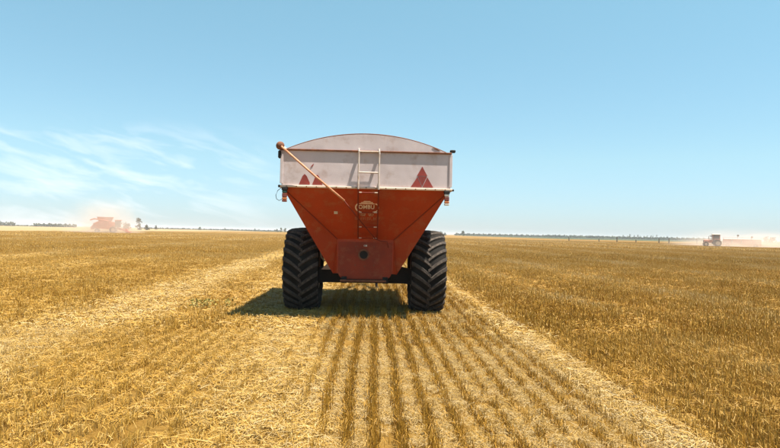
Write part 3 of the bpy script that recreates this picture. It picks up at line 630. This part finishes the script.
# ------------------------------------------------------------------ far fields, hedges, trees, posts
sheet('far_wheat_field', [PALE[0].xy, PALE[1].xy, PALE[2].xy, (at(285, 2600)).xy, (at(-500, 2600)).xy, (at(-900, 700)).xy], 0.06, M['pale_field'], 'pale ripe field beyond the stubble on the left')
sheet('green_crop_field', [at(462, 900).xy, at(560, 430).xy, at(900, 400).xy, at(1400, 800).xy, at(900, 2300).xy, at(462, 2300).xy], 0.09, M['green_crop'], 'strip of green crop beyond the fence posts on the right')
sheet('green_pasture', [at(175, 1150).xy, at(262, 800).xy, at(330, 800).xy, at(330, 1900).xy, at(150, 1900).xy], 0.10, M['green_crop'], 'thin strip of green pasture left of the cart')

def leaf_quads(pts, size, name, m, parent=None, loc=None):
    vs_, fs, var = [], [], []
    for p in pts:
        p = Vector(p); s_ = size*random.uniform(0.6, 1.4); q = Euler((random.uniform(0, 6.3), random.uniform(0, 6.3), random.uniform(0, 6.3))).to_matrix(); v = random.random()
        b0 = len(vs_)
        for cx, cy in ((-1, -0.6), (1, -0.5), (0.8, 0.6), (-0.7, 0.7)): vs_.append(tuple(p + q @ Vector((cx*s_, cy*s_, 0)))); var.append(v)
        fs.append((b0, b0+1, b0+2, b0+3))
    me = bpy.data.meshes.new(name); me.from_pydata(vs_, [], fs); me.materials.append(m)
    at_ = me.attributes.new('var', 'FLOAT', 'POINT'); at_.data.foreach_set('value', var)
    o = bpy.data.objects.new(name, me); C.objects.link(o)
    if parent: o.parent = parent
    if loc: o.location = loc
    return o
def tree(name, label, p, h, w, group=None, m='leaf', bare=0.25, cat='tree'):
    t = empty(name, p, random.uniform(0, 6.28)); tag(t, label, cat, group)
    bm = B(); tube(bm, [(0, 0, -0.1), (0.02*h, 0, h*0.3), (-0.01*h, 0.01*h, h*0.6), (0, 0, h*0.9)], [h*0.035, h*0.026, h*0.016, h*0.005], 6)
    for k in range(5):
        a_ = random.uniform(0, 6.28); z_ = h*random.uniform(bare, 0.7); tube(bm, [(0, 0, z_), (math.cos(a_)*w*0.35, math.sin(a_)*w*0.35, z_+h*0.13)], [h*0.012, h*0.004], 5)
    obj('trunk', bm, M['bark'], t)
    pts = []
    for k in range(14):
        f = random.random(); zc = h*(bare+(1-bare)*f*0.93); rr = w*0.5*math.sin(math.pi*min(0.95, 0.18+0.75*f))**0.7
        a_ = random.uniform(0, 6.28); r_ = rr*random.uniform(0.1, 0.75); c = Vector((math.cos(a_)*r_, math.sin(a_)*r_, zc)); cr = w*random.uniform(0.14, 0.26)
        for q in range(26):
            v = Vector((random.gauss(0, 1), random.gauss(0, 1), random.gauss(0, 0.8))); pts.append(c + v*cr*0.55)
    leaf_quads(pts, max(0.12, w*0.055), 'crown', M[m], t)
    return t
tree('tall_tree', 'tall ragged tree standing behind the dusty combine', at(139.5, 420), 9.2, 6.0, m='leaf_hazed', bare=0.0)
for px_, d_, h_, w_, lb in ((147, 430, 3.2, 5, 'low round bush just right of the tall ragged tree'), (126, 440, 4.6, 8, 'broad grey tree half hidden in dust right of the combine'), (156, 600, 4.2, 3.5, 'small lone tree on the skyline right of the tall ragged tree'),
                            (277, 700, 3.6, 3.6, 'leftmost of three small trees beside the left tyre'), (281.0, 690, 4.5, 4.0, 'middle one of three small trees beside the left tyre'), (285, 700, 4.6, 4.5, 'small tree nearly hidden by the left tyre'),
                            (441, 620, 4.4, 4.5, 'dark tree close to the right tyre top'), (445, 640, 3.2, 3.5, 'low bush between the right tyre and the lone tree'), (463, 640, 5.6, 4.6, 'lone round tree on the skyline right of the cart'), (200, 900, 4.5, 5, 'small tree midway along the left skyline'),
                            (225, 900, 4, 3, 'tiny dark tree on the skyline above the green pasture'), (255, 880, 4, 3.5, 'tiny tree left of the three by the left tyre'), (766, 420, 5.0, 5.5, 'grey round tree behind the dust on the far right'), (772, 440, 3.8, 7, 'low bush beside the grey tree on the far right')):
    tree('small_tree' if 'bush' not in lb else 'bush', lb, at(px_, d_), h_, w_, m='leaf_hazed' if px_ < 160 or px_ > 700 else 'leaf', bare=0.05, cat='tree' if 'bush' not in lb else 'bush')
words = ['first', 'second', 'third', 'fourth', 'fifth', 'sixth', 'seventh', 'eighth', 'ninth', 'tenth', 'eleventh', 'twelfth', 'thirteenth', 'fourteenth']
for k in range(14):
    px_ = 624+k*3.3+random.uniform(-0.9, 0.9)
    tree('poplar_tree', f'{words[k]} poplar from the left in the far row on the right skyline', at(px_, 880+random.uniform(-20, 20)), random.uniform(5.5, 8.2), random.uniform(2.4, 3.8), 'far row of poplars', 'leaf', 0.05)
def wood(name, label, spans, m, size=0.7):
    pts = []
    for p0, p1, d_, h0, h1, n_ in spans:
        for k in range(n_):
            f = random.random(); px_ = p0+(p1-p0)*f; c = at(px_, d_+random.uniform(-8, 8)); top = h0+(h1-h0)*(0.5+0.5*math.sin(px_*1.9)*math.sin(px_*0.73+1))
            pts.append((c.x+random.gauss(0, .6), c.y, top*random.random()))
    o = leaf_quads(pts, size, name, M[m]); tag(o, label, 'hedge', kind='stuff'); return o
wood('far_hedge', 'dark green hedge line along the right skyline', [(455, 560, 1050, 2.0, 4.2, 3600), (545, 720, 960, 2.6, 4.6, 7000)], 'leaf', 1.0)
wood('far_woodland', 'grey woods on the left skyline', [(-60, 15, 800, 3.5, 6.0, 1500), (34, 76, 820, 2.5, 4.6, 1100), (14, 36, 900, 0.8, 1.6, 300), (140, 280, 1000, 1.0, 2.4, 1800)], 'leaf_hazed', 0.9)
posts = [(569, 235, 1.5), (599, 240, 1.2), (617, 226, 2.0), (636, 240, 1.2), (659, 222, 1.9), (669, 220, 2.1), (697, 225, 2.0)]
for k, (px_, d_, h_) in enumerate(posts):
    p = at(px_, d_); t = empty('fence_post', p); tag(t, f'{words[k]} weathered fence post from the left at the far field edge', 'post', 'fence posts at the far field edge')
    bm = B(); tube(bm, [(0, 0, -0.1), (0.02, 0, h_*0.6), (0.0, 0.02, h_)], [0.20, 0.18, 0.16], 7); obj('post', bm, M['post'], t)
    bm = B(); box(bm, -0.24, 0.24, -0.03, 0.03, h_*0.72, h_*0.80, 0.01); obj('insulator_arm', bm, M['post'], t)

# ------------------------------------------------------------------ tractor with seed drill (right)
def wheel(parent, x, y, r, w, m='rubber'):
    bm = B(); hwid = w/2
    lathe_x(bm, [(-hwid, r*0.86), (-hwid*0.8, r*0.99), (0, r), (hwid*0.8, r*0.99), (hwid, r*0.86), (hwid*0.9, r*0.55), (-hwid*0.9, r*0.55)], 24)
    o = obj('tyre', bm, M[m], parent, True); o.location = (x, y, r); o.rotation_euler = (0, 0, R(90))
    bm = B(); lathe_x(bm, [(-hwid*0.5, r*0.56), (hwid*0.6, r*0.56), (hwid*0.3, r*0.2), (hwid*0.5, 0.02)], 20, False); obj('rim', bm, M['rim'], o)
    return o
vd = lambda p: -math.atan2(p.x, p.y)
tp_ = at(714, 155); tr = empty('tractor', tp_, vd(tp_)+R(8)); tag(tr, 'red tractor with square cab pulling the seed drill on the far right', 'tractor')
# local: heading -X, length about 5 m
bm = B(); box(bm, -2.45, -0.35, -0.45, 0.45, 0.95, 1.75, 0.12); obj('hood', bm, M['mach_red'], tr)
bm = B(); box(bm, -2.50, -2.46, -0.38, 0.38, 1.0, 1.65); obj('grille', bm, M['black'], tr)
cab = empty('cab', (0, 0, 0), 0, tr)
bm = B(); box(bm, -0.35, 1.25, -0.75, 0.75, 1.25, 3.05, 0.05); g_ = obj('cab_glazing', bm, M['glass'], cab)
bm = B(); box(bm, -0.55, 1.45, -0.92, 0.92, 3.055, 3.30, 0.08); obj('cab_roof', bm, M['lens_clear'], cab)
for cx in (-0.36, 1.26):
    for cy in (-0.76, 0.76):
        bm = B(); box(bm, cx-0.05, cx+0.05, cy-0.05, cy+0.05, 1.2, 3.054); obj('cab_pillar', bm, M['mach_red'], cab)
bm = B(); box(bm, -0.5, 1.6, -0.5, 0.5, 0.75, 1.24, 0.05); obj('chassis', bm, M['black'], tr)
for sy in (-1, 1):
    wheel(tr, 0.75, sy*0.98, 0.92, 0.55); wheel(tr, -1.95, sy*0.85, 0.62, 0.42)
    bm = B(); box(bm, -0.05, 1.55, sy*0.98-0.3, sy*0.98+0.3, 1.88, 1.95, 0.03); obj('fender', bm, M['mach_red'], tr)
bm = B(); tube(bm, [(-1.2, 0.3, 1.7), (-1.2, 0.3, 2.7)], 0.06); obj('exhaust', bm, M['black'], tr)
for sy in (-1, 1):
    bm = B(); tube(bm, [(-0.5, sy*0.8, 2.6), (-0.75, sy*1.25, 2.7)], 0.03); box(bm, -0.82, -0.70, sy*1.25-0.12, sy*1.25+0.12, 2.55, 2.95); obj('mirror', bm, M['black'], tr)
dp = at(741.5, 155); sd = empty('seed_drill', dp, vd(dp)+R(4)); tag(sd, 'long red seed drill trailing dust behind the far right tractor', 'seed drill')
for k in range(4):
    x_ = -4.3+k*2.2
    bm = B(); plate(bm, [(x_, -0.45, 0.85), (x_, 0.45, 0.85), (x_, 0.95, 1.55), (x_, 0.95, 2.0), (x_, -0.95, 2.0), (x_, -0.95, 1.55)], (2.0, 0, 0)); sb = obj('seed_hopper', bm, M['mach_red'], sd)
    bm = B(); box(bm, x_-0.03, x_+2.03, -0.98, 0.98, 2.002, 2.12, 0.04); obj('hopper_lid', bm, M['bracket'], sb)
    bm = B(); box(bm, x_+2.03, x_+2.13, -0.9, 0.9, 0.78, 1.9); obj('support', bm, M['black'], sb)
bm = B(); tube(bm, [(-4.4, -1.1, 2.5), (4.4, -1.1, 2.5)], 0.03, 6); [tube(bm, [(x_, -1.1, 1.2), (x_, -1.1, 2.5)], 0.03, 6) for x_ in (-4.3, -2.1, 0.0, 2.1, 4.3)]; obj('handrail', bm, M['mach_red'], sd)
bm = B(); box(bm, -4.5, 4.5, -0.95, -0.75, 0.55, 0.78); box(bm, -4.5, 4.5, 0.75, 0.95, 0.55, 0.78); [box(bm, x_, x_+0.2, -0.75, 0.75, 0.56, 0.77) for x_ in (-4.4, -1.5, 1.3, 4.2)]; obj('frame', bm, M['mach_red'], sd)
for k in range(18):
    x_ = -4.2+k*0.49; bm = B(); tube(bm, [(x_, -0.95, 0.62), (x_, -1.15, 0.32)], 0.04, 6); lathe_x(bm, [(x_-0.03, 0.02), (x_+0.03, 0.02)], 6, False)
    oo = obj('seed_row_unit', bm, M['black'], sd); bm = B(); lathe_x(bm, [(-0.02, 0.05), (-0.02, 0.21), (0.02, 0.21), (0.02, 0.05)], 16); q = obj('disc', bm, M['grey'], oo); q.location = (x_, -1.2, 0.21)
for x_ in (-3.2, 3.2):
    for sy in (-1, 1): wheel(sd, x_, sy*0.45, 0.48, 0.3)
bm = B(); tube(bm, [(-4.5, 0, 0.65), (-6.4, 0, 0.75)], 0.09); obj('drawbar', bm, M['black'], sd)
for x_, h_ in ((-0.9, 3.0), (2.3, 2.65)):
    bm = B(); tube(bm, [(x_, 0.3, 2.2), (x_+0.1, 0.3, h_)], 0.04); o = obj('marker_arm', bm, M['black'], sd); bm = B(); lathe_x(bm, [(-0.03, 0.02), (-0.03, 0.26), (0.03, 0.26), (0.03, 0.02)], 16); q = obj('marker_disc', bm, M['black'], o); q.location = (x_+0.1, 0.3, h_); q.rotation_euler = (0, 0, R(90))
# ------------------------------------------------------------------ combine harvester (left), heading right
cp_ = at(105, 172); cb = empty('combine_harvester', cp_, vd(cp_)-R(6)); tag(cb, 'red combine harvester working inside a dust cloud on the far left', 'combine harvester')
bm = B(); plate(bm, [(-2.6, -1.35, 1.2), (2.6, -1.35, 1.0), (2.6, -1.35, 3.0), (1.5, -1.35, 3.2), (-1.7, -1.35, 3.2), (-2.9, -1.35, 2.6)], (0, 2.7, 0)); obj('body', bm, M['mach_red'], cb)
bm = B(); v0 = [bm.verts.new((x_, y_, 3.21)) for x_, y_ in ((-1.5, -1.2), (1.6, -1.2), (1.6, 1.2), (-1.5, 1.2))]; v1 = [bm.verts.new((x_, y_, 4.45)) for x_, y_ in ((-2.0, -1.55), (2.1, -1.55), (2.1, 1.55), (-2.0, 1.55))]
bm.faces.new(v0[::-1]); bm.faces.new(v1); [bm.faces.new((v0[k], v0[(k+1) % 4], v1[(k+1) % 4], v1[k])) for k in range(4)]; obj('grain_tank', bm, M['mach_red'], cb)
bm = B(); box(bm, 2.62, 4.1, -0.9, 0.9, 1.7, 3.5, 0.1); cg = obj('cab', bm, M['glass'], cb)
bm = B(); box(bm, 2.5, 4.3, -1.0, 1.0, 3.505, 3.75, 0.08); obj('cab_roof', bm, M['mach_red'], cg)
bm = B(); plate(bm, [(2.62, -0.55, 1.1), (5.6, -0.55, 0.5), (5.6, -0.55, 1.1), (3.2, -0.55, 1.69)], (0, 1.1, 0)); obj('feeder_house', bm, M['mach_red'], cb)
bm = B(); plate(bm, [(5.6, -3.4, 0.3), (6.9, -3.4, 0.2), (6.9, -3.4, 0.32), (5.95, -3.4, 0.6), (5.75, -3.4, 1.3), (5.6, -3.4, 1.3)], (0, 6.8, 0)); hd = obj('header', bm, M['mach_red'], cb)
for k in range(6):
    a_ = k*math.pi/3; bm = B(); tube(bm, [(6.5+0.5*math.cos(a_), -3.3, 1.05+0.5*math.sin(a_)), (6.5+0.5*math.cos(a_), 3.3, 1.05+0.5*math.sin(a_))], 0.04, 6); obj('reel_bat', bm, M['mach_red'], hd)
bm = B(); tube(bm, [(1.2, -1.5, 3.3), (-2.6, -1.9, 3.9), (-3.6, -2.0, 3.5)], 0.17, 10); obj('unloading_auger', bm, M['mach_red'], cb)
bm = B(); plate(bm, [(-2.6, -0.9, 1.0), (-3.5, -0.9, 0.8), (-3.6, -0.9, 1.5), (-2.85, -0.9, 2.4)], (0, 1.8, 0)); obj('straw_hood', bm, M['mach_red'], cb)
for sy in (-1, 1): wheel(cb, 2.2, sy*1.55, 0.9, 0.65); wheel(cb, -1.9, sy*1.2, 0.6, 0.4)
# ------------------------------------------------------------------ dust raised by the machines
def dust(name, label, c, rad, dens, seed, rz, col=(0.88, 0.77, 0.68)):
    m = bpy.data.materials.new('dust_'+str(seed)); m.use_nodes = True; nt = m.node_tree; nt.nodes.clear(); L = nt.links.new; N = nt.nodes.new
    out = N('ShaderNodeOutputMaterial'); pv = N('ShaderNodeVolumePrincipled'); L(pv.outputs[0], out.inputs['Volume']); pv.inputs['Color'].default_value = (*col, 1); pv.inputs['Anisotropy'].default_value = 0.2
    t = N('ShaderNodeTexCoord'); ln = N('ShaderNodeVectorMath'); ln.operation = 'LENGTH'; L(t.outputs['Object'], ln.inputs[0])
    fo = N('ShaderNodeMapRange'); fo.interpolation_type = 'SMOOTHSTEP'; L(ln.outputs['Value'], fo.inputs[0]); fo.inputs[1].default_value = 1.0; fo.inputs[2].default_value = 0.15
    nz = N('ShaderNodeTexNoise'); nz.noise_dimensions = '4D'; nz.inputs['W'].default_value = seed; L(t.outputs['Object'], nz.inputs['Vector']); nz.inputs['Scale'].default_value = 2.6; nz.inputs['Detail'].default_value = 4
    mr = N('ShaderNodeMapRange'); L(nz.outputs[0], mr.inputs[0]); mr.inputs[1].default_value = 0.32; mr.inputs[2].default_value = 0.68
    sp = N('ShaderNodeSeparateXYZ'); L(t.outputs['Object'], sp.inputs[0]); hz = N('ShaderNodeMapRange'); L(sp.outputs[2], hz.inputs[0]); hz.inputs[1].default_value = 0.9; hz.inputs[2].default_value = 0.0; hz.inputs[3].default_value = 0.12; hz.inputs[4].default_value = 1.0
    def mul(p, q):
        n = N('ShaderNodeMath'); n.operation = 'MULTIPLY'
        for i, v in enumerate((p, q)):
            if isinstance(v, (int, float)): n.inputs[i].default_value = v
            else: L(v, n.inputs[i])
        return n.outputs[0]
    L(mul(mul(mul(fo.outputs[0], mr.outputs[0]), hz.outputs[0]), dens), pv.inputs['Density'])
    bm = B(); bmesh.ops.create_icosphere(bm, subdivisions=3, radius=1.0)
    bmesh.ops.bisect_plane(bm, geom=bm.verts[:]+bm.edges[:]+bm.faces[:], plane_co=(0, 0, 0.0), plane_no=(0, 0, 1), clear_inner=True)
    bmesh.ops.holes_fill(bm, edges=[e for e in bm.edges if e.is_boundary])
    o = obj(name, bm, m); o.location = (c.x, c.y, 0.12); o.scale = rad; o.rotation_euler = (0, 0, rz); tag(o, label, 'dust', kind='stuff'); return o
c_ = at(104, 168); dust('dust_cloud', 'pinkish dust cloud around the combine on the far left', c_, (13, 8, 13), 0.34, 3.0, vd(c_))
c_ = at(748, 152); dust('dust_cloud', 'low pinkish dust trail behind the seed drill on the far right', c_, (23, 8, 6.0), 0.40, 8.0, vd(c_))
# ------------------------------------------------------------------ weeds
wp = Vector(((210-372)/600*13.1, 13.1, 0)); wd = empty('weed_patch', wp); tag(wd, 'small patch of green weeds in the stubble left of the cart shadow', 'weeds')
for k in range(6):
    cx, cy = random.gauss(0, 0.28), random.gauss(0, 0.2); pts = [(cx+random.gauss(0, .06), cy+random.gauss(0, .06), random.uniform(0.03, 0.2)) for _ in range(34)]
    leaf_quads(pts, 0.022, 'leaf_clump', M['weed'], wd)

# ------------------------------------------------------------------ air
m = bpy.data.materials.new('summer_haze'); m.use_nodes = True; nt = m.node_tree; nt.nodes.clear()
out = nt.nodes.new('ShaderNodeOutputMaterial'); pv = nt.nodes.new('ShaderNodeVolumePrincipled'); nt.links.new(pv.outputs[0], out.inputs['Volume'])
pv.inputs['Color'].default_value = (0.78, 0.82, 0.88, 1); pv.inputs['Density'].default_value = 0.00024; pv.inputs['Anisotropy'].default_value = 0.0
bm = B(); box(bm, -4600, 4600, -500, 6100, -1.0, 12.5); hz_ = obj('haze', bm, m); tag(hz_, 'thin summer haze over the field', 'haze', kind='stuff')
